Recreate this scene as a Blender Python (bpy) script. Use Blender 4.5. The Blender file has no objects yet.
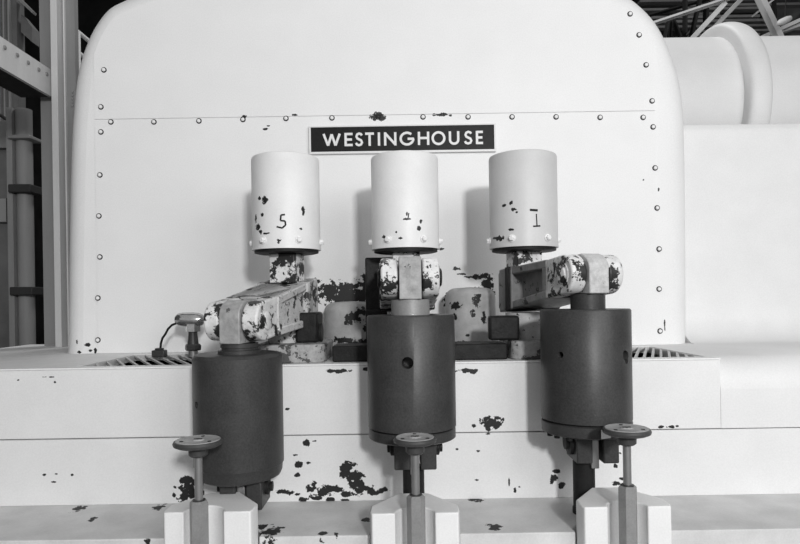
import bpy, bmesh, math, random
from mathutils import Vector, Matrix
random.seed(7)
F = 620.0; CZ = 1.5; ROLL = math.radians(0.9); HY = 300.0
col = bpy.context.scene.collection
PI = math.pi

def W(px, py, Y):
    """point of the place seen at photo pixel (px,py) at distance Y in front of the tripod"""
    u = px - 400; v = HY - py
    a = ROLL
    u2 = u*math.cos(a) + v*math.sin(a); v2 = -u*math.sin(a) + v*math.cos(a)
    return Vector((u2*Y/F, Y, CZ + v2*Y/F))

# ------------------------------------------------------------------ materials
class NT:
    def __init__(s, name):
        s.m = bpy.data.materials.new(name); s.m.use_nodes = True
        s.t = s.m.node_tree; s.n = s.t.nodes; s.b = s.n['Principled BSDF']
    def node(s, typ, **kw):
        n = s.n.new(typ)
        for k, v in kw.items(): setattr(n, k, v)
        return n
    def link(s, a, b): s.t.links.new(a, b)
    def math(s, op, a, b=None, clamp=False):
        n = s.node('ShaderNodeMath', operation=op, use_clamp=clamp)
        for i, x in enumerate((a, b)):
            if x is None: continue
            if isinstance(x, (int, float)): n.inputs[i].default_value = x
            else: s.link(x, n.inputs[i])
        return n.outputs[0]
    def noise(s, vec, scale, detail=4, rough=.55):
        n = s.node('ShaderNodeTexNoise'); n.inputs['Scale'].default_value = scale
        n.inputs['Detail'].default_value = detail; n.inputs['Roughness'].default_value = rough
        s.link(vec, n.inputs['Vector']); return n.outputs['Fac']
    def mix(s, f, a, b):
        n = s.node('ShaderNodeMix', data_type='RGBA')
        if isinstance(f, (int, float)): n.inputs[0].default_value = f
        else: s.link(f, n.inputs[0])
        for i, x in ((6, a), (7, b)):
            if isinstance(x, (int, float)): n.inputs[i].default_value = (x, x, x, 1)
            else: s.link(x, n.inputs[i])
        return n.outputs[2]
    def ramp(s, f, lo, hi):
        n = s.node('ShaderNodeMapRange'); n.clamp = True
        s.link(f, n.inputs[0]); n.inputs[1].default_value = lo; n.inputs[2].default_value = hi
        return n.outputs[0]

def mat(name, base, rough=.55, metal=0.0, mottle=.12, mscale=9, peel=None, blobs=(), bare=.016,
        amp=.9, bump=.15, spec=.3, grain=.08, stretch=(1,1,1), nscale=42):
    """painted or bare metal: base tone, mottling, optional worn patches.
       peel = share of the surface worn to bare metal; blobs = [(centre, radii)] patches of lost paint"""
    q = NT(name)
    g = q.node('ShaderNodeNewGeometry'); P = g.outputs['Position']
    mp = q.node('ShaderNodeMapping'); q.link(P, mp.inputs[0]); mp.inputs['Scale'].default_value = stretch
    V = mp.outputs[0]
    n1 = q.noise(V, mscale, 5); n2 = q.noise(V, 160, 2)
    f = q.math('ADD', q.math('MULTIPLY', q.math('SUBTRACT', n1, .5), mottle*2),
               q.math('MULTIPLY', q.math('SUBTRACT', n2, .5), grain*2))
    f = q.math('MULTIPLY', q.math('ADD', f, 1.0), base)
    cb = q.node('ShaderNodeCombineColor')
    for i in range(3): q.link(f, cb.inputs[i])
    c = cb.outputs[0]; mask = None
    nz = q.noise(P, nscale, 6, .6)
    if blobs:
        d = None
        for (ce, r) in blobs:
            s1 = q.node('ShaderNodeVectorMath', operation='SUBTRACT'); q.link(P, s1.inputs[0]); s1.inputs[1].default_value = ce
            s2 = q.node('ShaderNodeVectorMath', operation='DIVIDE'); q.link(s1.outputs[0], s2.inputs[0]); s2.inputs[1].default_value = r
            s3 = q.node('ShaderNodeVectorMath', operation='LENGTH'); q.link(s2.outputs[0], s3.inputs[0])
            d = s3.outputs['Value'] if d is None else q.math('MINIMUM', d, s3.outputs['Value'])
        e = q.math('ADD', d, q.math('MULTIPLY', q.math('SUBTRACT', nz, .5), amp*4))
        mask = q.ramp(e, 1.06, .98)
    if peel is not None:
        nb = q.noise(P, 16, 7, .68)
        m2 = q.ramp(nb, peel+.008, peel-.008)
        m3 = q.ramp(q.noise(P, 60, 5, .6), .36, .35)
        m2 = q.math('MAXIMUM', m2, m3) if peel > .4 else m2
        mask = m2 if mask is None else q.math('MAXIMUM', mask, m2)
    if mask is not None:
        cbare = q.mix(n2, bare*.6, bare*1.6)
        c = q.mix(mask, c, cbare)
    q.link(c, q.b.inputs['Base Color'])
    q.b.inputs['Roughness'].default_value = rough; q.b.inputs['Metallic'].default_value = metal
    q.b.inputs['Specular IOR Level'].default_value = spec
    bp = q.node('ShaderNodeBump'); bp.inputs['Strength'].default_value = bump; bp.inputs['Distance'].default_value = .003
    h = q.math('ADD', n1, q.math('MULTIPLY', n2, .4))
    if mask is not None: h = q.math('SUBTRACT', h, q.math('MULTIPLY', mask, 1.2))
    q.link(h, bp.inputs['Height']); q.link(bp.outputs[0], q.b.inputs['Normal'])
    return q.m

def pb(Y, lst, dy=.2):
    """patches given by photo pixels on a surface at distance Y"""
    out = []
    for (px, py, rx, ry) in lst:
        out.append((tuple(W(px, py, Y)), (rx*Y/F, dy, ry*Y/F)))
    return out

# ------------------------------------------------------------------ mesh helpers
class MB:
    def __init__(s): s.b = bmesh.new()
    def face(s, vs):
        try: return s.b.faces.new(vs)
        except ValueError: return None
    def prism(s, poly, vec):
        """closed polygon (3-D points) swept by vec"""
        vec = Vector(vec)
        a = [s.b.verts.new(p) for p in poly]; c = [s.b.verts.new(Vector(p)+vec) for p in poly]
        n = len(a)
        s.face(a[::-1]); s.face(c)
        for i in range(n): s.face([a[i], a[(i+1)%n], c[(i+1)%n], c[i]])
        return s
    def box(s, x0, x1, y0, y1, z0, z1):
        return s.prism([(x0,y0,z0),(x1,y0,z0),(x1,y1,z0),(x0,y1,z0)], (0,0,z1-z0))
    def obox(s, c, ax, ay, az):
        """box centred c with half-vectors"""
        c = Vector(c); ax=Vector(ax); ay=Vector(ay); az=Vector(az)
        p = [c-ax-ay-az, c+ax-ay-az, c+ax+ay-az, c-ax+ay-az]
        return s.prism(p, az*2)
    def rev(s, base, axis, prof, n=48, close=True):
        """lathe: prof = [(r, t)] along axis"""
        base = Vector(base); axis = Vector(axis).normalized()
        up = Vector((0,0,1)) if abs(axis.z) < .9 else Vector((0,1,0))
        e1 = axis.cross(up).normalized(); e2 = axis.cross(e1)
        rings = []
        for (r, t) in prof:
            if r < 1e-6: rings.append([s.b.verts.new(base+axis*t)]); continue
            rings.append([s.b.verts.new(base+axis*t+(e1*math.cos(2*PI*i/n)+e2*math.sin(2*PI*i/n))*r) for i in range(n)])
        for A, B in zip(rings, rings[1:]):
            for i in range(n):
                if len(A) == 1 and len(B) == 1: break
                if len(A) == 1: s.face([A[0], B[i], B[(i+1)%n]])
                elif len(B) == 1: s.face([A[i], A[(i+1)%n], B[0]])
                else: s.face([A[i], A[(i+1)%n], B[(i+1)%n], B[i]])
        if close:
            if len(rings[0]) > 1: s.face(rings[0][::-1])
            if len(rings[-1]) > 1: s.face(rings[-1])
        return s
    def cyl(s, a, b, r, r2=None, n=24, ch=0.0):
        a = Vector(a); b = Vector(b); L = (b-a).length; r2 = r if r2 is None else r2
        if ch: return s.rev(a, b-a, [(0,0),(r-ch,0),(r,ch),(r2,L-ch),(r2-ch,L),(0,L)], n)
        return s.rev(a, b-a, [(r,0),(r2,L)], n)
    def tube(s, pts, r, n=10):
        pts = [Vector(p) for p in pts]; rings = []
        for i, p in enumerate(pts):
            d = (pts[min(i+1,len(pts)-1)]-pts[max(i-1,0)]).normalized()
            e1 = d.cross(Vector((0,1,0))).normalized(); e2 = d.cross(e1)
            rings.append([s.b.verts.new(p+(e1*math.cos(2*PI*k/n)+e2*math.sin(2*PI*k/n))*r) for k in range(n)])
        for A, B in zip(rings, rings[1:]):
            for k in range(n): s.face([A[k], A[(k+1)%n], B[(k+1)%n], B[k]])
        s.face(rings[0][::-1]); s.face(rings[-1]); return s
    def build(s, name, m, parent=None, smooth=35, bev=0.0, seg=2):
        bmesh.ops.recalc_face_normals(s.b, faces=s.b.faces)
        me = bpy.data.meshes.new(name); s.b.to_mesh(me); s.b.free()
        me.materials.append(m)
        if smooth:
            for p in me.polygons: p.use_smooth = True
            me.set_sharp_from_angle(angle=math.radians(smooth))
        o = bpy.data.objects.new(name, me); col.objects.link(o)
        if bev:
            b = o.modifiers.new('edge', 'BEVEL'); b.width = bev; b.segments = seg; b.limit_method = 'ANGLE'; b.angle_limit = math.radians(40)
        if parent:
            o.parent = parent
            o.matrix_parent_inverse = Matrix.Translation(ROOT.get(parent.name, Vector((0,0,0)))).inverted()
        return o
ROOT = {}
def tag(o, label, cat, group=None):
    o['label'] = label; o['category'] = cat
    if group: o['group'] = group
    return o
def thing(name, label, cat, loc, group=None):
    o = bpy.data.objects.new(name, None); col.objects.link(o); o.location = loc
    o.empty_display_size = .05; ROOT[o.name] = Vector(loc)
    return tag(o, label, cat, group)
def struct(o): o['kind'] = 'structure'; return o

def cut(o, cutters):
    """bore real holes and keep the result as plain mesh"""
    tmp = []
    for mb in cutters:
        c = mb.build('bore', o.data.materials[0], smooth=0); tmp.append(c)
        m = o.modifiers.new('bore', 'BOOLEAN'); m.operation = 'DIFFERENCE'; m.object = c; m.solver = 'EXACT'
    dg = bpy.context.evaluated_depsgraph_get(); dg.update()
    me = bpy.data.meshes.new_from_object(o.evaluated_get(dg))
    o.modifiers.clear(); o.data = me
    me.set_sharp_from_angle(angle=math.radians(35))
    for c in tmp: bpy.data.objects.remove(c)

# ------------------------------------------------------------------ material set
YW = 3.05      # distance of the tall casing's front face
YF = 2.37      # distance of the lower fascia
wall_blobs = pb(YW-.004, [
    (330,292,14,8),(345,287,20,4),(352,296,26,11),(336,297,15,5),(368,285,9,10),(318,281,4,2),(376,292,10,16),(360,300,8,5),
    (456,269,4,1.6),(462,274,5,.9),(471,277,6,.9),(481,276,8,3.5),(487,283,5,8),(480,291,9,4),(472,292,5,2.5),(489,299,5,16),
    (451,299,6,6),(456,303,3,3),(447,304,3,2),(446,298,2,3),(478,302,3,2.5),(486,305,4,4),(476,314,4,4),(457,312,2,2.5),(460,320,3,4),(442,249,2,1.2),
    (378,117,7,3.2),(266,129,3,1),(268,126,2,.8),(442,115,9,1.6),(295,115,3,1),(243,117,2.5,2),
    (76,342,.8,3),(86,345,3,1.5),(90,351,2,1.5),(79,352,2,1.2),(95,350,1.2,3),(643,180,1,1),(659,190,1,2),(665,325,.6,5)])
M = {}
M['casing'] = mat('cream_casing_paint', .80, .5, mottle=.045, mscale=5, blobs=wall_blobs, amp=1.0, bump=.08, nscale=55)
face_blobs = pb(YF, [
    (348,466,8,5),(354,476,9,6),(346,474,7,4),(357,484,7,5),(362,489,10,4),(374,492,10,3),(383,490,6,2),(330,488,7,4),(322,492,8,4),
    (337,490,7,3),(347,494,8,3),(313,484,3,3),(310,489,6,3.5),(297,494,2.5,1.5),(283,492,5,2.5),(292,492,4,2),(299,465,4,3),(309,463,3,1.5),(306,443,3,3),(315,441,2,1),
    (296,455,2,1),(303,500,4,2),(318,498,5,2),(330,500,5,2),(345,500,4,1.5),(298,475,2.5,2),(287,409,2,1),
    (490,424,8,5),(492,421,8,4),(496,418,4,2),(488,429,3,2),(474,426,2.5,2),(488,434,2.5,1),(498,423,3,3),
    (188,488,9,10),(186,480,5,4),(183,497,6,5),(195,494,8,9),(174,495,2,2),
    (509,480,.8,5),(515,489,2,3),(519,487,1.5,1),(478,451,1.5,1),(457,449,1.5,1),(477,480,3,.8),
    (555,478,4,3),(562,485,4,3),(552,482,2,2),(556,471,3,2),(618,483,4,2.5),(622,479,3,1.5),(616,466,2,2),(620,453,2,1.5),
    (44,475,1.2,1),(56,474,2,1),(72,475,1,1),(55,482,2.5,.8),(18,380,1.2,1),(52,377,2,.7),(55,382,1,1),(44,377,2,.5),
    (661,427,3,1.2),(670,427,4,1.4),(677,426,2,1),
    (262,505,5,1.2),(160,505,5,1),(81,507,5,1),(476,370,3,1),(470,371,13,2.2),(338,371,12,1.6),(368,370,6,2)])
M['fascia'] = mat('cream_fascia_paint', .74, .5, mottle=.07, mscale=6, blobs=face_blobs, amp=1.1, bump=.1, nscale=38)
M['deck'] = mat('cream_deck_paint', .80, .55, mottle=.1, mscale=7, bump=.1)
led_blobs = []
for (px, py, rx) in [(271,532,.03),(80,508,.02),(144,541,.012),(159,507,.02),(476,499,.022),(494,527,.02),(324,533,.01),(336,534,.008),(285,541,.012),(322,534,.01),(262,527,.014),(93,519,.012),(350,540,.01),(366,520,.012),(450,535,.008)]:
    u = px-400; v = HY-py; v2 = -u*math.sin(ROLL)+v; Y = .765*F/-v2
    c = W(px, py, Y); led_blobs.append((tuple(c), (rx, rx*1.6, .05)))
M['ledge'] = mat('grey_cream_ledge_paint', .60, .6, mottle=.30, mscale=7, blobs=led_blobs, amp=1.0, bump=.2, nscale=50, grain=.1)
M['block'] = mat('white_block_paint', .78, .5, mottle=.06, mscale=10, bump=.1)
M['worn'] = mat('worn_cream_paint', .66, .42, mottle=.35, mscale=30, peel=.475, bare=.022, bump=.3, grain=.12)
M['worn_lite'] = mat('scuffed_cream_paint', .52, .45, mottle=.3, mscale=26, peel=.43, bare=.03, bump=.3, grain=.2)
M['worn_heavy'] = mat('mottled_worn_paint', .36, .6, mottle=.5, mscale=50, peel=.46, bare=.07, bump=.4, grain=.2)
M['grey_arm'] = mat('grey_worn_arm_paint', .20, .45, mottle=.5, mscale=22, peel=.40, bare=.03, bump=.3, grain=.12)
M['strap'] = mat('grey_rod_end_paint', .32, .42, mottle=.7, mscale=34, peel=.38, bare=.09, bump=.25, grain=.12)
M['strap_pale'] = mat('pale_rod_end_paint', .48, .42, mottle=.45, mscale=40, peel=.38, bare=.12, bump=.25, grain=.12)
M['dark'] = mat('dark_oxidised_steel', .043, .40, mottle=.35, mscale=12, bump=.2, spec=.28, grain=.45)
M['iron'] = mat('blackened_iron', .018, .5, mottle=.4, mscale=30, bump=.4, grain=.3, spec=.1)
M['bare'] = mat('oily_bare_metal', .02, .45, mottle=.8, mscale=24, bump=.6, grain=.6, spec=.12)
M['steel'] = mat('turned_steel', .30, .35, metal=.6, mottle=.15, mscale=20, bump=.05)
M['sleeve'] = mat('grey_hexagonal_steel', .27, .42, metal=.2, mottle=.25, mscale=25, bump=.15, grain=.15)
M['wheel'] = mat('worn_handwheel_iron', .36, .42, mottle=.35, mscale=45, bump=.4, grain=.25)
M['wheelrim'] = mat('dark_handwheel_iron', .055, .45, mottle=.3, mscale=30, bump=.3, grain=.2)
M['screw'] = mat('painted_screw', .30, .4, mottle=.3, mscale=80, bump=.2)
M['chrome'] = mat('nickel_plated_metal', .55, .18, metal=.9, mottle=.3, mscale=30, bump=.3)
M['plate'] = mat('black_enamel', .014, .4, mottle=.3, mscale=60, bump=.2, grain=.3, spec=.1)
M['letter'] = mat('pale_raised_metal', .72, .4, mottle=.08)
M['grate'] = mat('pale_grating_paint', .52, .55, mottle=.3, mscale=30)
M['col'] = mat('grey_structural_paint', .23, .55, mottle=.22, mscale=6, stretch=(3,3,.4), bump=.1, grain=.1)
M['col_lite'] = mat('pale_structural_paint', .58, .5, mottle=.15, mscale=6, stretch=(3,3,.4), bump=.1)
M['hall'] = mat('darkened_hall_surface', .03, .9, mottle=.9, mscale=2, spec=.1)  # near-black tone carries the darkness of the unlit hall
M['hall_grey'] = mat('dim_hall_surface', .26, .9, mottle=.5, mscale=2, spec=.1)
M['dim_panel'] = mat('dim_panel_paint', .13, .8, mottle=.5, mscale=5)
M['truss'] = mat('pale_truss_paint', .75, .6, mottle=.2, mscale=4)
M['truss_dark'] = mat('dark_truss_steel', .03, .7, mottle=.2, mscale=4)
M['pipe'] = mat('cream_pipe_paint', .76, .55, mottle=.07, mscale=5, bump=.1)
M['rail'] = mat('white_rail_paint', .8, .5, mottle=.05)
M['floor'] = mat('grey_hall_floor', .15, .7, mottle=.3, mscale=3)

# ------------------------------------------------------------------ setting
ZF = 0.0
struct(MB().box(-7, 8, -3.5, 13, -.1, 0).build('floor', M['floor']))
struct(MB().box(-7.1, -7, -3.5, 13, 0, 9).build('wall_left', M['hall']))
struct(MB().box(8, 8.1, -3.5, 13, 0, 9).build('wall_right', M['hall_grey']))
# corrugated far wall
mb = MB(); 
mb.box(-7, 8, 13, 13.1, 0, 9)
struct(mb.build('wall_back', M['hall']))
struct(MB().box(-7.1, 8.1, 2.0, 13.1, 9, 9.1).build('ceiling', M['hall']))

# ------------------------------------------------------------------ machine base
ZD = CZ-.24; ZL = CZ-.765; ZP = CZ-.98; ZS = CZ-.512
XL, XR = -2.3, 1.22
root = thing('machine_base', 'long cream painted machine base with ledge carrying the levers and blocks', 'machine base', (0, 2.9, 0))
GL = (-1.27, -.60, 2.43, 2.95); GR = (.75, 1.19, 2.43, 2.95)
mb = MB()
t = .006
y0, y1 = YF-.004, 3.85
mb.box(XL, XR, y0, GL[2], ZD-t, ZD); mb.box(XL, XR, GL[3], y1, ZD-t, ZD)
for a, b in ((XL, GL[0]), (GL[1], GR[0]), (GR[1], XR)): mb.box(a, b, GL[2], GL[3], ZD-t, ZD)
mb.build('deck', M['deck'], root, smooth=0)
MB().box(XL, XR, YF, YF+.04, ZS+.0025, ZD-t-.001).build('upper_fascia', M['fascia'], root, bev=.002)
MB().box(XL, 2.3, YF, YF+.04, ZL, ZS-.0015).build('lower_fascia', M['fascia'], root, bev=.002)
MB().box(XL, 2.3, YF+.041, 3.85, ZP, ZS-.003).build('base_core', M['iron'], root)
MB().box(XL, XR-.002, YF+.041, 3.85, ZS-.002, ZD-.07).build('dark_pit_box', M['hall'], root)  # near-black box put in so the grating gaps look shaded
blocks = [(207, 512, 'left'), (415, 514, 'mid'), (628, 507, 'right')]
BX = [W(px, 510, 1.95).x for px, _, _ in blocks]
# ledge with bays for the three blocks
poly = [(XL, YF+.04), (XL, 2.02)]
for bx in BX:
    poly += [(bx-.146, 2.02), (bx-.146, 2.05), (bx-.06, 2.185), (bx+.06, 2.185), (bx+.146, 2.05), (bx+.146, 2.02)]
poly += [(2.3, 2.02), (2.3, YF+.04)]
MB().prism([(x, y, ZL-.10) for x, y in poly], (0,0,.10)).build('ledge', M['ledge'], root, bev=.004)
MB().box(XL, 2.3, 1.70, YF+.04, 0, ZP).build('plinth', M['ledge'], root, bev=.01)
MB().box(XL, 2.3, 2.20, YF+.04, ZP, ZL-.10).build('ledge_support', M['ledge'], root)
MB().box(XL, 2.3, YF+.041, y1, 0, ZP-.001).build('foundation', M['ledge'], root)

# gratings
def grate(g, label, pitch, lean):
    r = thing('floor_grating', label, 'grating', ((g[0]+g[1])/2, (g[2]+g[3])/2, ZD-.03))
    x0, x1, ya, yb = g; e = .004
    mb = MB(); z0, z1 = ZD-.028, ZD-.002
    mb.box(x0+e, x1-e, ya+e, ya+.014, z0, z1); mb.box(x0+e, x1-e, yb-.014, yb-e, z0, z1)
    mb.box(x0+e, x0+.014, ya+.014, yb-.014, z0, z1); mb.box(x1-.014, x1-e, ya+.014, yb-.014, z0, z1)
    mb.build('frame', M['grate'], r, smooth=0)
    # radiating bars: each leaves the front edge and leans outward towards the back
    mb = MB(); xf = x0+pitch/2-abs(lean)*.6 if lean > 0 else x0+pitch/2
    xe = x1 if lean > 0 else x1+abs(lean)*.6
    while xf < xe:
        ay, by = ya+.013, yb-.013
        ax, bx = xf, xf+lean*(by-ay)
        pts_ = [(ax, ay), (bx, by)]
        lo, hi = x0+.013, x1-.013
        t0, t1 = 0.0, 1.0
        dx = bx-ax
        for lim, sg in ((lo, 1), (hi, -1)):
            # keep sg*(x-lim) >= 0
            fa, fb = sg*(ax-lim), sg*(bx-lim)
            if fa < 0 and fb < 0: t0 = 2; break
            if fa < 0: t0 = max(t0, fa/(fa-fb))
            elif fb < 0: t1 = min(t1, fa/(fa-fb))
        if t1-t0 > .05:
            p = (ax+dx*t0, ay+(by-ay)*t0); q = (ax+dx*t1, ay+(by-ay)*t1); w_ = .0055
            mb.prism([(p[0]-w_,p[1],z1-.008),(p[0]+w_,p[1],z1-.008),(q[0]+w_,q[1],z1-.008),(q[0]-w_,q[1],z1-.008)], (0,0,.008))
        xf += pitch
    mb.build('bars', M['grate'], r, smooth=0)
    return r
grate(GL, 'steel floor grating in the deck beside the small oil cup', .052, -.56)
grate(GR, 'pale floor grating in the deck beyond the right dark cylinder', .034, .42)

# side casing at the right: one smooth profile swept along X
prof = [(YF, ZS+.0025), (YF, ZD-.12)]
for k in range(9):
    a = PI/2*k/8; prof.append((YF+.12-.12*math.cos(a), ZD-.12+.12*math.sin(a)))
R = .16; yc = 3.22-R; zc = ZD+R
for k in range(9):
    a = PI/2*k/8; prof.append((yc+R*math.sin(a), zc-R*math.cos(a)))
zt = W(740,122,3.22).z
for k in range(7):
    a = PI/2*k/6; prof.append((3.22+.05-.05*math.cos(a), zt-.05+.05*math.sin(a)))
low = prof[:11] + [(3.84, ZD), (3.84, ZS+.0025)]
prof += [(3.80, zt), (3.80, ZS+.0025)]
root = thing('side_casing', 'smooth cream lagged casing joining the machine on its right', 'casing', (1.9, 2.9, 0))
mb = MB()
mb.prism([(1.452, y, z) for y, z in prof], (1.6, 0, 0))
mb.prism([(XR+.0003, y, z) for y, z in low], (1.452-XR-.0003, 0, 0))
mb.build('casing_body', M['fascia'], root, smooth=40)

# ------------------------------------------------------------------ tall casing
outl = [(72,420),(72,350),(72.5,250),(74.5,150),(78,100),(83,68),(93,40),(104,22),(114,11),(126,5),(142,-2),(165,-9),(200,-14),(260,-17),(330,-19),(400,-20),
        (470,-20),(540,-18),(580,-15),(606,-8),(625,0),(640,12),(652,25),(662,42),(670,62),(676,82),(680,104),(682,150),(683,250),(683.5,350),(684,420)]
YB = 3.17
pts = [W(x, y, YB) for x, y in outl]
pts = [(p.x, p.z) for p in pts]
for i in (0, -1): pts[i] = (pts[i][0], ZD+.0005)
pts[1] = (pts[1][0], ZD+.05); pts[-2] = (pts[-2][0], ZD+.05)
# smooth the outline (Chaikin) except its two feet
for _ in range(2):
    q = [pts[0]]
    for a, b in zip(pts, pts[1:]):
        q.append((a[0]*.75+b[0]*.25, a[1]*.75+b[1]*.25)); q.append((a[0]*.25+b[0]*.75, a[1]*.25+b[1]*.75))
    q.append(pts[-1]); pts = q
def inset(pl, d):
    out = []
    for i, p in enumerate(pl):
        a = pl[max(i-1,0)]; b = pl[min(i+1,len(pl)-1)]
        tx, tz = b[0]-a[0], b[1]-a[1]; L = math.hypot(tx, tz)
        out.append((p[0]+tz/L*d, p[1]-tx/L*d))
    out[0] = (out[0][0], pl[0][1]); out[-1] = (out[-1][0], pl[-1][1])
    return out
root = thing('turbine_casing', 'tall cream steel casing with rounded shoulders and a riveted front', 'turbine casing', (0, 3.5, ZD))
mb = MB(); rings = []
r = .12
def ring(pl, y): rings.append([mb.b.verts.new((x, y, z)) for x, z in pl])
for k in range(9):
    a = PI/2*k/8; ring(inset(pts, r*(1-math.sin(a))), YW+r-r*math.cos(a))
ring(pts, 3.85)
for A, B in zip(rings, rings[1:]):
    for i in range(len(A)-1): mb.face([A[i], A[i+1], B[i+1], B[i]])
    mb.face([A[-1], A[0], B[0], B[-1]])
for rg in (rings[0], rings[-1]):
    cp = [mb.b.verts.new(v.co) for v in rg]; n_ = len(cp)
    for i in range(n_//2):
        if i+1 < n_-2-i: mb.face([cp[i], cp[i+1], cp[n_-2-i], cp[n_-1-i]])
        elif i+1 == n_-2-i: mb.face([cp[i], cp[i+1], cp[n_-1-i]])
mb.build('shell', M['casing'], root, smooth=30)
xl = W(97,235,YW).x; xr = W(656.5,235,YW).x; zs = W(378,115.5,YW).z; pt = .006
inn = inset(pts, .105)
up = [(x, z) for x, z in inn if z > zs+.003]
up = [(max(xl, min(xr, x)), z) for x, z in up]
up = [(xl, zs+.002)] + up + [(xr, zs+.002)]
MB().prism([(x, YW-pt, z) for x, z in up], (0, pt, 0)).build('upper_panel', M['casing'], root, smooth=0)
MB().prism([(xl, YW-pt, ZD+.001), (xl, YW-pt, zs-.002), (xr, YW-pt, zs-.002), (xr, YW-pt, ZD+.001)], (0, pt, 0)).build('lower_panel', M['casing'], root, smooth=0)
scr = [(104,70),(101,107),(101,132),(100,175),(99,216),(100,257),(98,298),(98,340),
       (111,122),(154,122),(199,121),(243,119.5),(286,118.5),(332,118),(378,117),(423,117),(468,117),(512,117),(556,117),(600,117.5),(643,117.5),
       (630,14),(639,35),(646,65),(652,101),(653,127),(655,168),(657,208),(659,249),(659,289),(660,331)]
for i, (x, y) in enumerate(scr):
    p = W(x, y, YW-pt)
    o = MB().rev(p, (0,-1,0), [(.0135,-.001),(.0135,.002),(.0088,.002),(.0088,.005),(.008,.008),(.004,.010),(0,.0105)], 16).build('screw', M['iron'], root)
    o.data.materials.append(M['casing'])
    for pl in o.data.polygons: pl.material_index = 1 if pl.center.y < YW-pt-.0025 else 0

# rounded valve chest covers standing behind the levers
def chest(px, top, rpx, label, bl):
    p = W(px, top, 2.90); r = rpx*2.90/F
    m = mat('peeling_chest_paint', .42, .55, mottle=.4, mscale=16, blobs=pb(2.6, bl, .3), amp=.6, bump=.3, grain=.12, nscale=60)
    c = (p.x, 2.90, ZD)
    h = p.z-ZD; k = .05
    pr = [(0,0),(r+.004,0),(r+.004,.045),(r,.05)]
    for j in range(9):
        a = PI/2*j/8; pr.append((r-k+k*math.cos(a), h-k*.9+k*.9*math.sin(a)))
    pr.append((0, h+.004))
    o = MB().rev(c, (0,0,1), pr, 40).build('valve_cover', m)
    return tag(o, label, 'valve cover')
chest(350, 302, 26, 'rounded valve cover with peeling paint between left and middle levers', [(352,318,10,7),(345,322,6,5),(360,312,8,6),(338,343,14,4),(362,345,14,4),(362,331,3,4)])
chest(470, 288, 25, 'rounded valve cover with peeling paint between middle and right levers', [(460,306,7,5),(483,300,6,8),(478,314,3,6),(490,320,3,8),(470,347,20,3),(459,318,3,5),(473,338,3,2)])

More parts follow.
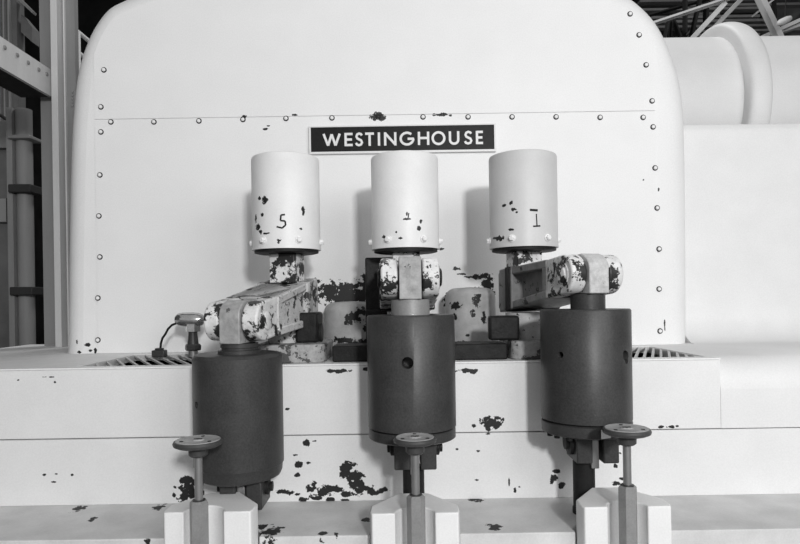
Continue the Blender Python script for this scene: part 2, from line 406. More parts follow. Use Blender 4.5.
# ------------------------------------------------------------------ nameplate
def nameplate():
    r = thing('nameplate', 'long black maker nameplate with pale raised letters on the tall casing', 'nameplate', W(402.5,140,YW-pt))
    p0 = W(310,140,YW-pt).x; p1 = W(495,140,YW-pt).x; zt = W(402,126.3,YW-pt).z; zb = W(402,153,YW-pt).z
    y = YW-pt
    MB().box(p0, p1, y-.012, y-.0005, zb, zt).build('plate', M['plate'], r, bev=.001)
    mb = MB(); f = .008
    mb.box(p0-.003, p1+.003, y-.018, y-.0005, zb-.003, zb+f); mb.box(p0-.003, p1+.003, y-.018, y-.0005, zt-f*.45, zt+.003)
    mb.box(p0-.003, p0+f*.8, y-.018, y-.0005, zb+f, zt-f*.45); mb.box(p1-f*.8, p1+.003, y-.018, y-.0005, zb+f, zt-f*.45)
    mb.build('frame', M['letter'], r, bev=.001)
    mb = MB()
    S = 1/F*(YW-.02)
    zb2 = W(402,145.5,YW-.02).z; H = 13.4*S; th = 2.35*S; dep = .004; yy = y-.0121
    cnt = [0]
    def stroke(pl, closed=False):
        cnt[0] += 1; dep = .004+.0002*(cnt[0] % 7)
        # flat ribbon of constant width along pl
        n = len(pl); Lf = []; Rt = []
        for i, p in enumerate(pl):
            a = pl[(i-1) % n] if closed else pl[max(i-1,0)]; b = pl[(i+1) % n] if closed else pl[min(i+1,n-1)]
            dx, dz = b[0]-a[0], b[1]-a[1]; L = math.hypot(dx, dz) or 1
            nx, nz = -dz/L*th/2, dx/L*th/2
            Lf.append((p[0]+nx, p[1]+nz)); Rt.append((p[0]-nx, p[1]-nz))
        for i in range(n if closed else n-1):
            j = (i+1) % n
            mb.prism([(Lf[i][0],yy,Lf[i][1]),(Lf[j][0],yy,Lf[j][1]),(Rt[j][0],yy,Rt[j][1]),(Rt[i][0],yy,Rt[i][1])], (0,-dep,0))
    def put(ch, a, b):
        nonlocal mb
        mb = MB()
        x0 = W(a,140,YW-.02).x; x1 = W(b,140,YW-.02).x; w = x1-x0; h = th/2
        X = lambda t: x0+h+(w-2*h)*t
        Z = lambda t: zb2+h+(H-2*h)*t
        P = lambda *q: [(X(u), Z(v)) for u, v in q]
        seg = lambda *q: [stroke(P(q[i], q[i+1])) for i in range(len(q)-1)]
        if ch == 'W': seg((0,1.04),(.27,-.02)); seg((.27,-.02),(.5,1)); seg((.5,1),(.73,-.02)); seg((.73,-.02),(1,1.04))
        if ch == 'E': stroke(P((0,-.1),(0,1.1))); stroke(P((0,0),(1.05,0))); stroke(P((0,.5),(.95,.5))); stroke(P((0,1),(1.05,1)))
        if ch == 'T': stroke(P((-.1,1),(1.1,1))); stroke(P((.5,-.1),(.5,1)))
        if ch == 'I': stroke([((x0+x1)/2, Z(-.1)), ((x0+x1)/2, Z(1.1))])
        if ch == 'N': stroke(P((0,-.1),(0,1.1))); stroke(P((0,1.02),(1,-.02))); stroke(P((1,-.1),(1,1.1)))
        if ch == 'H': stroke(P((0,-.1),(0,1.1))); stroke(P((1,-.1),(1,1.1))); stroke(P((0,.53),(1,.53)))
        if ch == 'O': stroke(P(*[(.5+.5*math.cos(2*PI*k/28), .5+.53*math.sin(2*PI*k/28)) for k in range(28)]), True)
        if ch == 'G':
            stroke(P(*[(.5+.5*math.cos(a), .5+.53*math.sin(a)) for a in [math.radians(48+ (312)*k/26) for k in range(27)]]))
            stroke(P((.55,.48),(1.05,.48)))
        if ch == 'U':
            stroke(P((0,1.1),(0,.34), *[(.5-.5*math.cos(a), .33-.35*math.sin(a)) for a in [PI*k/12 for k in range(1,12)]], (1,.34),(1,1.1)))
        if ch == 'S':
            q = [(.92,.86),(.78,.98),(.5,1.03),(.2,.95),(.08,.76),(.2,.6),(.5,.5),(.82,.4),(.95,.22),(.8,.04),(.45,-.03),(.15,.03),(0,.18)]
            stroke(P(*q))
        mb.build('letter', M['letter'], r, smooth=0)
    for ch, a, b in [('W',322.5,341),('E',344.5,353.5),('S',354.8,363.5),('T',364.8,374.5),('I',377,381),('N',384,396.5),
                     ('G',399.5,414.5),('H',417.8,429.3),('O',431.5,445.5),('U',448.8,459.4),('S',463.8,472.8),('E',475.8,483.8)]: put(ch, a, b)
nameplate()

# ------------------------------------------------------------------ three valve columns, levers, cylinders
def V2(a): return Vector((math.sin(a), -math.cos(a), 0))      # horizontal, 0 = towards the viewer
PARM = dict(
 left=dict(cx=286, yaw=-13, P=(-.572, CZ-.065), zr=(CZ+.100, CZ-.095), bolts=(-90,-30,30,90,150,210), name='left', strap='strap'),
 mid=dict(cx=405, yaw=1, P=(.035, CZ+.078), zr=(CZ+.135, CZ-.05), bolts=(-90,-30,30,90,150,210), name='middle', strap='strap'),
 right=dict(cx=523, yaw=16, P=(.666, CZ+.080), zr=(CZ+.122, CZ-.06), bolts=(-90,-30,30,90,150,210), name='right', strap='strap_pale'))
can_blobs = dict(
 left=[(264,199,3,4),(261,214,1.5,2),(253,217,1.2,4),(256,226,3,3),(259,231,2,2),(265,233,4,1),(302,209,1.4,5),(300,228,1.2,1.2),(279,241,2,2.5),(258,197,2,2)],
 mid=[(407,214,1.2,2),(407,219,3,1.2),(421,221,1.5,2),(419,228,2,2.5),(384,236,2,2),(400,238,2,1),(396,232,1,1)],
 right=[(506,204,1.6,1.6),(512,202,1.6,1.8),(514,209,2.5,1.5),(517,212,1.5,1),(502,237,4,2.5),(512,229,2,1.5),(508,184,.1,.1),(498,236,1.5,1.5)])
YC = 2.6
def col_x(px): return W(px, 200, YC).x
zcb, zct = CZ+.219, CZ+.606

def stroke_on_cyl(mb, cx, cy, R, segs):
    """painted strokes lying on a cylinder: segs = ((dx,z),(dx,z),w)"""
    for (a, b, w) in segs:
        n = 6
        d = Vector((b[0]-a[0], b[1]-a[1])); L = d.length; nx, nz = -d.y/L*w/2, d.x/L*w/2
        for i in range(n):
            q = []
            for (t, sg) in ((i/n,1),((i+1)/n,1),((i+1)/n,-1),(i/n,-1)):
                x = a[0]+d.x*t+nx*sg; z = a[1]+d.y*t+nz*sg
                q.append((x, z))
            inn = [(cx+x, cy-math.sqrt(max(R*R-x*x,0))+.0005, z) for x, z in q]
            out = [(cx+x, cy-math.sqrt(max(R*R-x*x,0))-.0012, z) for x, z in q]
            A = [mb.b.verts.new(p) for p in inn]; B = [mb.b.verts.new(p) for p in out]
            mb.face(A); mb.face(B)
            for k in range(4): mb.face([A[k], A[(k+1)%4], B[(k+1)%4], B[k]])

for key in ('left','mid','right'):
    d = PARM[key]; X = col_x(d['cx']); nm = d['name']; dz = dict(left=.005, mid=.009, right=.012)[key]; zcb, zct = CZ+.219-dz, CZ+.606-dz
    f = V2(math.radians(d['yaw'])); s = Vector((-f.y, f.x, 0)); up = Vector((0,0,1))
    if s.x < 0: s = -s
    P = Vector((d['P'][0], 2.2, d['P'][1]))
    # ---- column: pedestal, post, stem, spring canister
    desc = dict(left='cream spring canister column above the left lever, marked with a dark five',
                mid='cream spring canister column in the middle, overlapping the black nameplate',
                right='cream spring canister column above the right lever, marked with a dark one')[key]
    r = thing('spring_canister', desc, 'spring canister', (X, YC, ZD))
    R_ = .1405
    pcx = {'left': X+.04, 'mid': X, 'right': X-.0}[key]
    bl = can_blobs[key]
    mc = mat('chipped_canister_paint', dict(left=.74, mid=.74, right=.56)[key], .42, mottle=.10, mscale=9, blobs=pb(YC-.14, bl, .2), amp=.7, bump=.12, grain=.06, nscale=90)
    sh = MB().rev((X,YC,zcb), (0,0,1), [(0,.015),(R_-.012,.015),(R_-.012,0),(R_+.0015,0),(R_+.0015,.006),(R_,.03),(R_,zct-zcb-.012),(R_-.003,zct-zcb-.004),(R_-.012,zct-zcb),(0,zct-zcb)], 64)
    sh = sh.build('canister', mc, r, smooth=40)
    MB().rev((X,YC,zcb-.014), (0,0,1), [(R_-.02,0),(R_-.008,.003),(R_-.008,.014)], 48).build('bottom_plate', M['iron'], r)
    for a in d['bolts']:
        n = Vector((math.sin(math.radians(a)), -math.cos(math.radians(a)), 0))
        c = Vector((X,YC,zcb+.033))+n*R_
        MB().cyl(c-n*.006, c+n*.004, .015, n=16).rev(c+n*.004, n, [(.0115,0),(.0115,.008),(.008,.011),(0,.011)], 6).build('bolt', M['block'], r, smooth=30)
    segs = []
    px2 = lambda px: W(px, 218, YC-.14).x - X
    pz2 = lambda py: W(d['cx'], py, YC-.14).z
    if key == 'left':
        Q = [(285,214.5),(281,215),(280.5,220.5),(285,221),(285.5,225),(282,228),(276.5,226.5)]
        for a, b in zip(Q, Q[1:]): segs.append(((px2(a[0]),pz2(a[1])),(px2(b[0]),pz2(b[1])),.0065))
    if key == 'mid':
        for a, b in (((409,213),(408,219)),((408,219),(403,219.5))): segs.append(((px2(a[0]),pz2(a[1])),(px2(b[0]),pz2(b[1])),.004))
    if key == 'right':
        for a, b, w in (((530,210),(538,210.5),.009),((536.5,214),(537,226),.0045),((533,226.5),(540.5,226),.006)): segs.append(((px2(a[0]),pz2(a[1])),(px2(b[0]),pz2(b[1])),w))
    mb = MB(); stroke_on_cyl(mb, X, YC, R_, segs); mb.build('painted_mark', M['iron'], r, smooth=0)
    # lever geometry
    Lr = .50
    def Lp(a, b, z): return Vector((P.x, P.y, 0)) + f*a + s*b + Vector((0,0,z))
    zft, zfb = P.z+.064, P.z-.066
    zrt, zrb = d['zr']
    top = lambda a: zft + (zrt-zft)*(-a)/Lr
    bot = lambda a: zfb + (zrb-zfb)*(-a)/Lr
    # where the stem meets the lever
    acs = (Vector((X,YC,0))-Vector((P.x,P.y,0))).dot(f)
    st = f*.055; ss = s*.056
    zs0 = top(acs)-.004
    MB().obox((X,YC,(zs0+zcb-.014)/2), ss, st, (0,0,(zcb-.014-zs0)/2)).build('stem', M['worn'], r, bev=.005)
    zpt = min(bot(acs-.05), bot(acs+.05))-.004
    MB().cyl((X,YC-.01,ZD+.07), (X,YC-.01,zpt), .082, n=40).build('post', M['worn_lite'], r, smooth=40)
    # base plate with rounded corners
    def rrect(cx, cy, w, h, rad, n=6):
        o = []
        for (sx, sy, a0) in ((1,1,0),(-1,1,90),(-1,-1,180),(1,-1,270)):
            for k in range(n+1):
                a = math.radians(a0+90*k/n); o.append((cx+sx*(w/2-rad)+rad*math.cos(a), cy+sy*(h/2-rad)+rad*math.sin(a)))
        return o
    bw = {'left': .28, 'mid': .26, 'right': .22}[key]
    bcx = {'left': W(288,356,2.4).x, 'mid': X, 'right': X+.02}[key]
    MB().prism([(x, y, ZD+.0005) for x, y in rrect(bcx, 2.58, bw, .36, .05)], (0,0,.072)).build('base_plate', M['worn_heavy'] if key != 'mid' else M['bare'], r, bev=.006)
    if key == 'mid':
        x0 = W(366,300,2.72).x
        MB().box(x0, X-.04, 2.69, 2.755, ZD+.073, W(370,258,2.72).z).build('bracket', M['bare'], r, bev=.006)
        MB().box(x0, X+.06, 2.66, 2.69, ZD+.073, ZD+.2).build('bracket_foot', M['bare'], r, bev=.006)
    elif key == 'left':
        x0, x1 = W(300,330,2.62).x, W(324,330,2.62).x
        MB().box(x0, x1-.012, 2.50, 2.68, ZD+.073, W(310,312,2.62).z).build('bracket', M['bare'], r, bev=.01)
        MB().cyl((x1-.013,2.58,ZD+.11), (x1-.002,2.58,ZD+.11), .04, n=20).build('bracket_boss', M['bare'], r)
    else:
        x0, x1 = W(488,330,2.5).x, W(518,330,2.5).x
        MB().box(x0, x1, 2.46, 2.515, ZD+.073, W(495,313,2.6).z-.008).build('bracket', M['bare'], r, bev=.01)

    # ---- lever
    ld = dict(left='worn cream lever sloping down to the left dark cylinder', mid='worn lever seen end-on above the middle dark cylinder',
              right='grey worn lever rising to the right dark cylinder')[key]
    L = thing('lever_arm', ld, 'lever', tuple(Lp(-.2, 0, bot(-.2))))
    mm = M['worn_lite'] if key == 'left' else M['grey_arm'] if key == 'right' else M['worn']
    mb = MB()
    def side(poly, b0, b1): mb.prism([Lp(a, b0, z) for a, z in poly], s*(b1-b0))
    a0, a1 = -.10, -Lr
    hw = .108; wb = .094 if key == 'left' else .06
    side([(a0,bot(a0)),(a0,top(a0)),(a1,top(a1)),(a1,bot(a1))], -wb, wb)
    th = .030
    side([(a0,top(a0)-th),(a0,top(a0)),(a1,top(a1)),(a1,top(a1)-th)], -hw, hw)
    side([(a0,bot(a0)),(a0,bot(a0)+th),(a1,bot(a1)+th),(a1,bot(a1))], -hw, hw)
    side([(-.375,bot(-.375)),(-.375,top(-.375)),(a1+.02,top(a1+.02)),(a1,top(a1)-.02),(a1,bot(a1)+.02),(a1+.02,bot(a1+.02))], -hw-.004, hw+.004)
    side([(-.135,bot(-.135)+.002),(-.135,top(-.135)-.002),(-.10,top(-.10)-.001),(-.10,bot(-.10)+.001)], -hw+.002, hw-.002)
    mb.build('arm', mm, L, smooth=25, bev=.005)
    mb = MB()
    side([(-.385,bot(-.385)-.003),(-.385,top(-.385)+.003),(-.425,top(-.425)+.003),(-.425,bot(-.425)-.003)], -hw-.009, hw+.009)
    mb.build('clamp_band', M['bare'] if key != 'left' else M['worn_heavy'], L, bev=.003)
    rim = M['worn']
    Rc = .070
    for sg in (-1, 1):
        mb = MB(); b0 = .043*sg; b1 = .102*sg
        poly = [(0+Rc*math.sin(t), P.z+Rc*math.cos(t)) for t in [PI*k/16 for k in range(17)]]
        poly += [(-.105, bot(-.105)+.0), (-.105, top(-.105))]
        mb.prism([Lp(a, b0, z) for a, z in poly], s*(b1-b0))
        mb.build('fork_cheek', rim, L, smooth=30, bev=.008, seg=3)
        c = Lp(0, b1, P.z); n = s*sg
        MB().rev(c-n*.002, n, [(0,0),(.044,0),(.044,.005),(.036,.006),(.032,.006),(.032,.011),(.026,.014),(0,.014)], 32).build('pivot_pin', rim if key != 'mid' else M['bare'], L)
    # ---- cylinder
    bx = dict(left=238.2, mid=411.5, right=585.8)[key]
    ztop = dict(left=CZ-.179, mid=CZ-.053, right=CZ-.0425)[key]; zbot = dict(left=CZ-.616, mid=CZ-.486, right=CZ-.474)[key]
    bX = W(bx, 380, 2.2).x
    cd = dict(left='dark steel cylinder hanging lowest from the left lever', mid='dark steel cylinder with a round hole facing front, under the middle lever',
              right='dark steel cylinder with a ragged hole at its right, under the right lever')[key]
    T = thing('actuator_cylinder', cd, 'actuator cylinder', (bX, 2.2, zbot))
    Rb = .1555
    h = ztop-zbot
    fl = {'left': .022, 'mid': .036, 'right': .042}[key]
    mdk = M['dark']
    if key == 'left': prof = [(0,0),(Rb-.028,0),(Rb-.012,.008),(Rb-.006,.022),(Rb-.004,.045),(Rb,.05),(Rb,h-.012),(Rb-.008,h-.002),(Rb-.015,h),(0,h)]
    else: prof = [(0,fl+.006),(Rb,fl+.006),(Rb,h-.006),(Rb-.004,h),(0,h)]
    o = MB().rev((bX,2.2,zbot), (0,0,1), prof, 96).build('barrel', mdk, T, smooth=35)
    holes = dict(left=[(203,405,3.6)], mid=[(407,363,6)], right=[(616.5,356,5),(551,355,3.2)])[key]
    cs = []
    for hx, hy, hr in holes:
        dx = (hx-bx)*2.05/F; ang = math.asin(max(-.98,min(.98,dx/Rb)))
        n = Vector((math.sin(ang), -math.cos(ang), 0)); c = Vector((bX,2.2,0))+n*Rb
        c.z = W(hx, hy, c.y).z
        cs.append(MB().cyl(c-n*.07, c+n*.02, hr*c.y/F, n=24))
        if key == 'right' and hx > 600:
            cs.append(MB().cyl(c-n*.05+Vector((.004,0,-.018)), c+n*.02+Vector((.004,0,-.018)), .010, n=9))
            cs.append(MB().cyl(c-n*.05+Vector((-.008,0,.008)), c+n*.02+Vector((-.008,0,.008)), .012, n=7))
    cut(o, cs)
    if key != 'left':
        MB().rev((bX,2.2,zbot), (0,0,1), [(0,0),(Rb-.008,0),(Rb+(-.002 if key=='mid' else 0),.004),(Rb+(-.002 if key=='mid' else 0),fl-.004),(Rb-.006,fl),(Rb-.02,fl),(Rb-.02,fl+.007),(0,fl+.007)], 80).build('flange', mdk, T)
        if key == 'right':
            for a in (-80,-62,-40):
                n = Vector((math.sin(math.radians(a)), -math.cos(math.radians(a)), 0)); c = Vector((bX,2.2,zbot))+n*(Rb-.018)
                MB().cyl(c+Vector((0,0,-.010)), c+Vector((0,0,.001)), .010, n=6).build('bolt', M['iron'], T, smooth=0)
            c = Vector((W(605,438,2.05).x, 2.2-math.sqrt(Rb**2-(W(605,438,2.05).x-bX)**2), 0))
            MB().obox((c.x, c.y-.005, zbot+.022), (.016,.006,0), (.001,-.003,0), (0,0,.014)).build('tag', M['block'], T)
    # neck and rod end
    neck = dict(left=.066, mid=.068, right=.060)[key]
    zeb = P.z - {'left': .078, 'mid': .076, 'right': .068}[key]
    if key == 'left':
        pr = [(.075,0),(.075,.012),(neck-.004,.014),(neck-.004,.02),(neck,.022),(neck,zeb-ztop)]
    else: pr = [(neck,0),(neck,zeb-ztop)]
    MB().rev((P.x if key != 'mid' else bX,2.2,ztop-.001), (0,0,1), pr, 40).build('neck', M['dark'] if key != 'mid' else M['sleeve'], T)
    ew = .0385
    poly = [(.074, zeb), (.074, P.z+.022), (.070, P.z+.038), (.058, P.z+.054), (.040, P.z+.066), (.018, P.z+.073), (-.03, P.z+.068), (-.06, P.z+.04), (-.06, zeb)]
    if key == 'mid': poly[1:6] = [(.074, P.z+.068), (.07, P.z+.072)]
    mb = MB(); mb.prism([Lp(a, -ew, z) for a, z in poly], s*(2*ew)); mb.build('rod_end', M[d['strap']], T, smooth=30, bev=.004)
    # clevis under the cylinder
    zc0 = zbot-.001; zc1 = zbot-.112
    cx = bX + {'left': .02, 'mid': .008, 'right': .018}[key]
    fw = .073
    for sg in (-1, 1):
        mb = MB()
        xa, xb = sorted((cx+sg*.018, cx+sg*fw))
        mb.box(xa, xb, 2.13, 2.27, zc1+.012, zc0); mb.build('clevis_plate', M['dark'], T, bev=.005)
        n = Vector((sg,0,0)); c = Vector((cx+sg*fw, 2.2, zc1+.075))
        rr = .028 if not (key == 'right' and sg < 0) else .046
        MB().rev(c, n, [(rr,-.001),(rr,.012),(rr*.6,.016),(rr*.6,.024),(0,.026)], 20).build('pin_head', M['iron'] if key=='right' else M['bare'], T)
    MB().cyl((cx-.05,2.2,zc1+.075), (cx+.05,2.2,zc1+.075), .02, n=16).build('pin', M['bare'], T)
    MB().box(cx-.0175, cx+.010, 2.15, 2.25, zc1-.01, zc0-.02).build('tongue', M['steel'], T, bev=.003)
    rx = cx + {'left': -.005, 'mid': -.006, 'right': -.03}[key]
    MB().rev((rx,2.2,ZL-.0005), (0,0,1), [(.041,0),(.041,.02),(.038,.024),(.038,zc1+.006-ZL),(.034,zc1+.011-ZL)], 28).build('lower_rod', M['iron'], T)

# dark plates on the deck between the pedestals
for a, b, lb in ((W(332,355,2.42).x, col_x(405)-.135, 'dark oily plate on the deck between left and middle pedestals'),
                 (col_x(405)+.135, col_x(523)-.105, 'dark oily plate on the deck between middle and right pedestals')):
    tag(MB().box(a, b, 2.425, 2.585, ZD+.0005, ZD+.064).build('spacer_plate', M['bare'], bev=.006), lb, 'metal plate')

# ------------------------------------------------------------------ blocks and handwheels
for i, (px, py, key) in enumerate(blocks):
    bx = BX[i]; zt = CZ - {'left': .658, 'mid': .672, 'right': .662}[key]
    yf = 1.95; nr = .063
    off = {'left': -.012, 'mid': .0, 'right': .0}[key]
    hw = .142
    poly = [(bx-hw+.006, yf), (bx-hw, yf+.02), (bx-hw, yf+.075), (bx-.05, 2.155), (bx+.05, 2.155), (bx+hw, yf+.075), (bx+hw, yf+.02), (bx+hw-.006, yf)]
    cxn = bx+off
    arc = [(cxn+nr*math.cos(a), yf+nr*1.0*math.sin(a)) for a in [PI*k/20 for k in range(21)]]
    poly += arc
    lb = dict(left='cream grooved block under the left handwheel', mid='cream grooved block under the middle handwheel', right='cream grooved block under the right handwheel')[key]
    o = MB().prism([(x, y, ZP+.0005) for x, y in poly], (0,0,zt-ZP)).build('guide_block', M['block'], smooth=25, bev=.004)
    tag(o, lb, 'guide block')
HW = [(198.5, 439.7, 500.5, 24.3, 'round handwheel on a stem in front of the left dark cylinder'),
      (415.3, 437.0, 495.0, 21.6, 'smallest round handwheel, standing before the middle dark cylinder'),
      (627.0, 428.0, 485.5, 23.6, 'round handwheel standing at the right edge of the right dark cylinder')]
for (px, py, sy, rp, lb) in HW:
    Y = 1.93; c = W(px, py, Y); X = W(px, (py+sy)/2, Y).x; zt = c.z; zs = W(px, sy, Y).z; R_ = rp*Y/F
    r = thing('handwheel', lb, 'handwheel', (X, Y, ZP))
    MB().rev((X,Y,zt-.020), (0,0,1), [(0,.002),(R_-.022,.002),(R_-.012,0),(R_-.002,.005),(R_,.012),(R_-.003,.018),(R_-.007,.0195),(0,.0195)], 56).build('rim', M['wheelrim'], r)
    MB().rev((X,Y,zt-.0004), (0,0,1), [(R_-.007,-.001),(R_-.009,.0015),(R_-.013,.0002),(.02,.0004),(.018,.003),(.006,.003),(.005,.001),(0,.001)], 56).build('dial', M['wheel'], r)
    for k in range(3):
        a = PI/2+k*2*PI/3; q = Vector((X+math.cos(a)*R_*.66, Y+math.sin(a)*R_*.66, zt))
        MB().cyl(q-Vector((0,0,.001)), q+Vector((0,0,.0012)), .006, n=12).build('dial_mark', M['iron'], r)
    MB().box(X-.013, X+.013, Y-.003, Y+.003, zt+.0015, zt+.004).build('pointer', M['iron'], r)
    MB().rev((X,Y,zt-.052), (0,0,1), [(.022,0),(.029,.006),(.030,.033)], 24).build('hub', M['wheelrim'], r)
    MB().cyl((X,Y,zs-.02), (X,Y,zt-.05), .0125, n=20).build('stem', M['steel'], r)
    MB().rev((X,Y,ZP+.0005), (0,0,1), [(.029,0),(.029,zs-ZP-.006),(.023,zs-ZP),(.014,zs-ZP)], 6).build('hexagonal_sleeve', M['sleeve'], r, smooth=20)
    MB().rev((X,Y,zs-.001), (0,0,1), [(.020,0),(.020,.004),(.0127,.005)], 20).build('gland', M['dark'], r)

# ------------------------------------------------------------------ oil cup with tube
Y = 2.8
c = W(190.5, 319, Y); k = Y/F
r = thing('oil_cup', 'small shiny capped oil cup with curved thin tube on the deck', 'oil cup', (W(193,352,Y).x, Y, ZD))
MB().rev(c+Vector((-15*k,0,0)), (1,0,-.04), [(0,0),(4*k,.002),(6.2*k,3*k),(7*k,8*k),(7.4*k,17*k),(7*k,23*k),(5.4*k,27*k),(2.5*k,29.5*k),(0,30*k)], 28).build('cap', M['chrome'], r)
x = W(193,340,Y).x
MB().cyl((x,Y,W(193,331.5,Y).z), (x,Y,W(193,324,Y).z), 7.5*k, n=6).build('collar', M['chrome'], r, smooth=0)
MB().rev((x,Y,W(193,345,Y).z), (0,0,1), [(5.6*k,0),(4.4*k,10*k),(4.4*k,14*k)], 20).build('neck', M['dark'], r)
MB().rev((x,Y,W(193,350.5,Y).z), (0,0,1), [(7*k,0),(8*k,1*k),(8*k,5*k),(7*k,6.5*k)], 6).build('nut', M['dark'], r, smooth=0)
MB().cyl((x,Y,ZD), (x,Y,W(193,350,Y).z), 4.5*k, n=20).build('foot', M['steel'], r)
tp = [W(176,323.5,Y), W(172,325,Y), W(168,329,Y), W(165.5,334,Y), W(162.5,338,Y), W(161,343,Y), W(160.3,350,Y)]
MB().tube(tp, 1.15*k).build('tube', M['iron'], r)
b = W(159.5,352,Y)
MB().box(b.x-6.5*k, b.x+6.5*k, Y-.02, Y+.02, ZD, b.z+2.0*k).cyl((b.x,Y,b.z+2*k),(b.x,Y,b.z+4*k),4.5*k,n=12).build('terminal', M['dark'], r, bev=.004)

# ------------------------------------------------------------------ right background: pipe with rib
Yc = 4.6; rp = .54; zc = CZ+1.33
root = thing('steam_pipe', 'large cream pipe with a raised rib behind the right casing', 'pipe', (2.4, Yc, zc-rp))
MB().rev((1.0,Yc,zc), (1,0,0), [(rp,0),(rp,5.2)], 96).build('pipe_body', M['pipe'], root)
c0 = 2.275
MB().rev((c0,Yc,zc), (1,0,0), [(rp-.01,0),(rp+.02,.0)]+[(rp+.02+.077*math.sin(PI*k/14)**.4, .15*(1-math.cos(PI*k/14))/2) for k in range(1,14)]+[(rp+.02,.15),(rp-.01,.15)], 96, close=False).build('rib', M['pipe'], root, smooth=60)
for x in (1.35, 4.6):
    MB().box(x-.08, x+.08, Yc-.35, Yc+.35, 0, zc-rp+.07).build('pipe_support', M['col'], root)

# ------------------------------------------------------------------ left background
# built-up column
Y = 3.6
x = lambda px, Y=Y: W(px, 220, Y).x
root = thing('steel_column', 'grey riveted steel column close to the casing left side', 'column', (x(57), Y, 0))
MB().box(x(36.5), x(58), 3.66, 3.69, 0, 9).build('web', M['col'], root)
MB().box(x(57), x(63.5), 3.56, 3.67, 0, 9).build('flange', M['col_lite'], root, bev=.003)
MB().box(x(63.5), x(76), 3.62, 3.66, 0, 9).build('face_plate', M['col'], root)
MB().box(x(65.5), x(67), 3.605, 3.62, 0, 9).build('edge_strip', M['col_lite'], root)
for k in range(5):
    p = W(72.5, 92+3.4*k, 3.62); MB().rev(p, (0,-1,0), [(.009,0),(.007,.006),(0,.008)], 10).build('rivet', M['col'], root)
MB().box(x(57)+.005, x(58)+.015, 3.45, 3.56, 1.1+0, 1.13).build('bracket', M['col'], root)
# girder running back to the column
gx = W(52,84,3.6).x
zt = CZ+1.366; zb = CZ+1.21
root = thing('steel_girder', 'pale riveted girder running back to the grey column', 'girder', (gx, 2.6, zb))
MB().box(gx-.02, gx, .8, 3.60, zb, zt).build('web', M['col_lite'], root)
MB().box(gx-.18, gx-.02, .8, 3.60, zt-.02, zt).build('top_flange', M['col'], root)
MB().box(gx-.18, gx-.02, .8, 3.60, zb, zb+.02).build('bottom_flange', M['iron'], root)
for (px, py) in [(4.5,47.5),(17,55),(28,62.5),(38.5,69.5),(46.5,74)]:
    u = px-400; v = HY-py; Y = gx*F/(u+v*ROLL); p = W(px, py, Y)
    MB().rev((gx,p.y,p.z), (1,0,0), [(.012,0),(.010,.006),(0,.009)], 12).build('rivet', M['col'], root)
for k in range(6):
    p = W(54.5, 70+4.6*k, 3.64); MB().rev((p.x,3.655,p.z), (0,-1,0), [(.011,0),(.009,.008),(0,.011)], 10).build('rivet', M['iron'], root)
# rear round post and clamps
Y = 4.3
xa, xb = x(18,Y), x(33,Y)
root = thing('rear_post', 'grey rounded steel post behind the girder at far left', 'post', ((xa+xb)/2, Y, 0))
MB().cyl(((xa+xb)/2,Y,0), ((xa+xb)/2,Y,2.86), (xb-xa)/2, n=40).build('post', M['col'], root)
MB().box(xa-.035, xa+.004, Y-.06, Y+.05, 0, 2.86).build('fin', M['col'], root)
for py in (137, 188.5, 291):
    z = W(26, py, Y-.08).z; hh = .012 if py < 150 else .028
    MB().box(xa-.005, xb+.045, Y-.10, Y+.06, z-hh, z+hh).build('clamp', M['truss_dark'] if py > 150 else M['col'], root, bev=.006)
# cabinet panel
Y = 4.5
root = thing('switchgear_cabinet', 'dim grey cabinet with small boxes at the far left edge', 'cabinet', (x(0,Y), Y, 0))
MB().box(x(-60,Y), x(13.5,Y), Y, Y+.25, 0, 2.80).build('body', M['dim_panel'], root, bev=.01)
for (a, y0_, b, y1_) in ((-10,121,13,148), (-10,199,12.5,222)):
    p = W(a,y0_,Y-.05); q = W(b,y1_,Y-.05)
    MB().box(p.x, q.x, Y-.06, Y-.001, q.z, p.z).build('box', M['hall_grey'], root, bev=.004)
    MB().box(q.x-.03, q.x+.004, Y-.075, Y-.06, q.z, p.z).build('hinge', M['truss_dark'], root, bev=.003)
MB().tube([W(-10,112,Y-.04), W(2,116,Y-.04), W(8,121,Y-.04), W(12,124,Y-.04)], .012).build('conduit', M['truss_dark'], root)
# upper panel behind girder
Y = 4.9
root = thing('wall_cabinet', 'dim grey upright panel standing above the pale girder', 'panel', (x(5,Y), Y, 0))
MB().box(x(-60,Y), x(20,Y), Y, Y+.1, 0, 5.0).build('panel', M['dim_panel'], root)
for px in (3, 8, 13): MB().box(x(px,Y), x(px+1.5,Y), Y-.03, Y, 0, 5.0).build('rib', M['hall_grey'], root)
p = W(21,17,Y-.1); 
MB().prism([W(21,14,Y), W(32,27,Y), W(32,42,Y), W(21,32,Y)], (0,.1,0)).build('bracket', M['dim_panel'], root)
MB().prism([W(18,0,Y), W(20,-2,Y), W(33,11,Y), W(32,13,Y)], (0,.05,0)).build('brace', M['col'], root)
# railing
X = -2.61; Y0 = 4.98
root = thing('guard_rail', 'thin white guard rail going back between column and casing', 'railing', (X, 6, 2.7))
pY = 5.08
zr = [CZ+(HY-y_+5)*5.0/F for y_ in (27, 48, 67)]
MB().cyl((X,pY,2.9), (X,pY,zr[0]), .024, n=14).build('rail_post', M['rail'], root)
MB().cyl((X,7.2,2.9), (X,7.2,zr[0]), .024, n=14).build('rail_post', M['rail'], root)
for z in zr: MB().cyl((X,Y0-.1,z), (X,7.6,z), .018, n=12).build('rail', M['rail'], root)
wk = thing('walkway', 'raised walkway slab carrying the white guard rail', 'walkway', (X, 6.2, 0))
MB().box(X-.22, X+.9, 4.95, 7.7, 2.78, 2.9).build('slab', M['hall_grey'], wk)
for y in (5.2, 7.4): MB().box(X+.1, X+.22, y, y+.12, 0, 2.78).build('support', M['col'], wk)

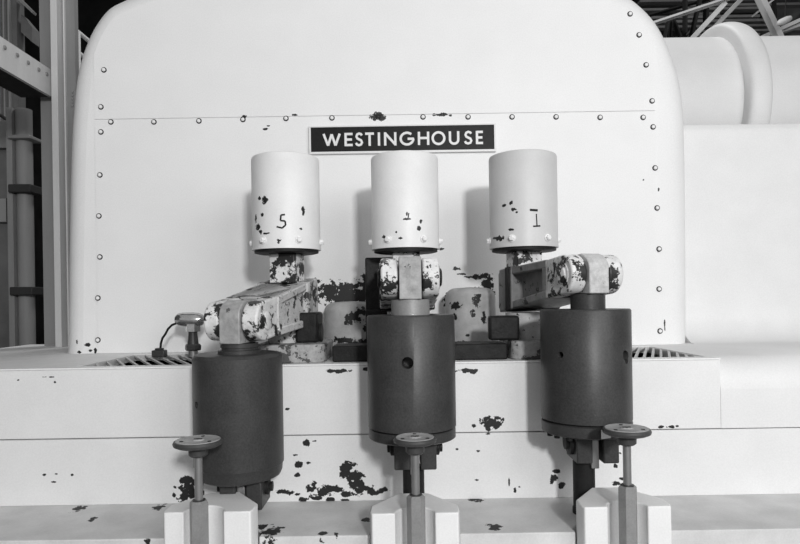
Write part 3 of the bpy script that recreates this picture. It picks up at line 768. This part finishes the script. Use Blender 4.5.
# ------------------------------------------------------------------ roof steel, upper right
def bar(mb, a, b, w, Y):
    """steel member between two sighted points at distance Y; w wide"""
    A = W(a[0], a[1], Y); B = W(b[0], b[1], Y); d = (B-A).normalized(); n = d.cross(Vector((0,1,0))).normalized()
    h = w*Y/F/2
    mb.obox((A+B)/2, d*((B-A).length/2), n*h, (0, .06, 0)); return mb
Y = 8.5
root = thing('roof_truss', 'pale diagonal roof truss steel above the large cream pipe', 'roof truss', W(720,60,Y))
for a, b, w in [((652,24),(742,-6),2.0),((697,45),(752,-12),3.6),((686,45),(724,4),4.2),((755,-12),(781,42),5.5),((757,40),(812,15),3.4),((754,15),(778,-4),1.6),((805,24),(775,34),3)]:
    bar(MB(), a, b, w, Y).build('member', M['truss'], root)
    Y += .13
Y = 9.8
root = thing('roof_truss', 'dark upright roof truss steel behind the pale diagonals', 'roof truss', W(690,60,Y))
for a, b, w in [((669,16),(663,46),1.4),((671,16),(670,46),1.2),((672,18),(681,40),1.6),((685,-10),(685,34),2),((702,-10),(690,42),2.4),((706,8),(706,24),3),((640,18),(720,-4),1.2),((774,-5),(774,45),1)]:
    bar(MB(), a, b, w, Y).build('member', M['truss_dark'], root); Y += .13
mb = MB()
Y = 8.3; p = W(784.5, 21.5, Y)
root = thing('ceiling_lamp', 'small pale oval lamp among the roof steel, upper right', 'lamp', p)
me = MB().rev(p-Vector((.10,0,.035)), (1,0,.45), [(0,0),(.025,.01),(.045,.05),(.045,.15),(.03,.2),(0,.215)], 20).build('lamp_shade', M['rail'], root)
MB().cyl(p, p+Vector((.05,.0,.6)), .008, n=8).build('cord', M['truss_dark'], root)
# roof deck strips seen behind the truss
root = thing('roof_decking', 'streaked grey roof decking in the dark upper right corner', 'roof decking', W(720,20,11.8))
random.seed(3)
for i in range(14):
    y_ = -12+i*4.3; x0_ = random.choice((600, 640, 655, 690)); x1_ = random.choice((720, 760, 770, 820))
    hgt = random.uniform(1.2, 2.9)
    A = W(x0_, y_, 11.8); B = W(x1_, y_, 11.8)
    MB().box(A.x, B.x, 11.8, 11.95, A.z-hgt*11.8/F/2, A.z+hgt*11.8/F/2).build('board', M['hall_grey'] if i % 3 else M['col'], root, smooth=0)

# ------------------------------------------------------------------ lights
def area(name, loc, target, sx, sy, power):
    l = bpy.data.lights.new(name, 'AREA'); l.shape = 'RECTANGLE'; l.size = sx; l.size_y = sy; l.energy = power
    o = bpy.data.objects.new(name, l); col.objects.link(o); o.location = loc
    o.rotation_euler = (Vector(target)-Vector(loc)).to_track_quat('-Z', 'Y').to_euler(); return o
area('hall_lamp', (1.15, -3.1, CZ+1.38), (0, 3, CZ), .42, .42, 185)
area('side_hall_lamp', (3.2, -2.0, CZ+1.9), (.3, 3, CZ), 3.0, 2.4, 100)
area('overhead_fill', (.6, 6.6, 8.6), (1.6, 6.4, 0), 2.0, 2.0, 290)  # added fill with no visible fixture, brightens truss, rails and pipe
w = bpy.data.worlds.new('daylight'); bpy.context.scene.world = w; w.use_nodes = True
w.node_tree.nodes['Background'].inputs[0].default_value = (1, 1, 1, 1)
w.node_tree.nodes['Background'].inputs[1].default_value = .42

# ------------------------------------------------------------------ camera
cam = bpy.data.cameras.new('camera'); co = bpy.data.objects.new('camera', cam); col.objects.link(co)
cam.sensor_width = 36; cam.sensor_fit = 'HORIZONTAL'; cam.lens = 36*F/800
cam.shift_y = (HY-272)/800
co.location = (0, 0, CZ)
co.rotation_euler = (Matrix.Rotation(PI/2, 4, 'X') @ Matrix.Rotation(-ROLL, 4, 'Z')).to_euler()
cam.clip_start = .05
bpy.context.scene.camera = co
sc = bpy.context.scene
sc.view_settings.view_transform = 'Standard'; sc.view_settings.look = 'None'
sc.view_settings.exposure = 0; sc.view_settings.gamma = 1; sc.view_settings.use_curve_mapping = False

# repeats of one kind share a group
GROUPS = {'spring_canister': 'spring canisters in front of the tall casing', 'lever_arm': 'levers under the canisters',
          'actuator_cylinder': 'dark cylinders hanging from the levers', 'guide_block': 'grooved blocks along the ledge',
          'handwheel': 'handwheels before the cylinders', 'floor_grating': 'gratings in the deck',
          'valve_cover': 'rounded valve covers behind the levers', 'spacer_plate': 'dark plates between the pedestals'}
for o in list(bpy.context.scene.objects):
    k = o.name.split('.')[0]
    if o.parent is None and k in GROUPS: o['group'] = GROUPS[k]
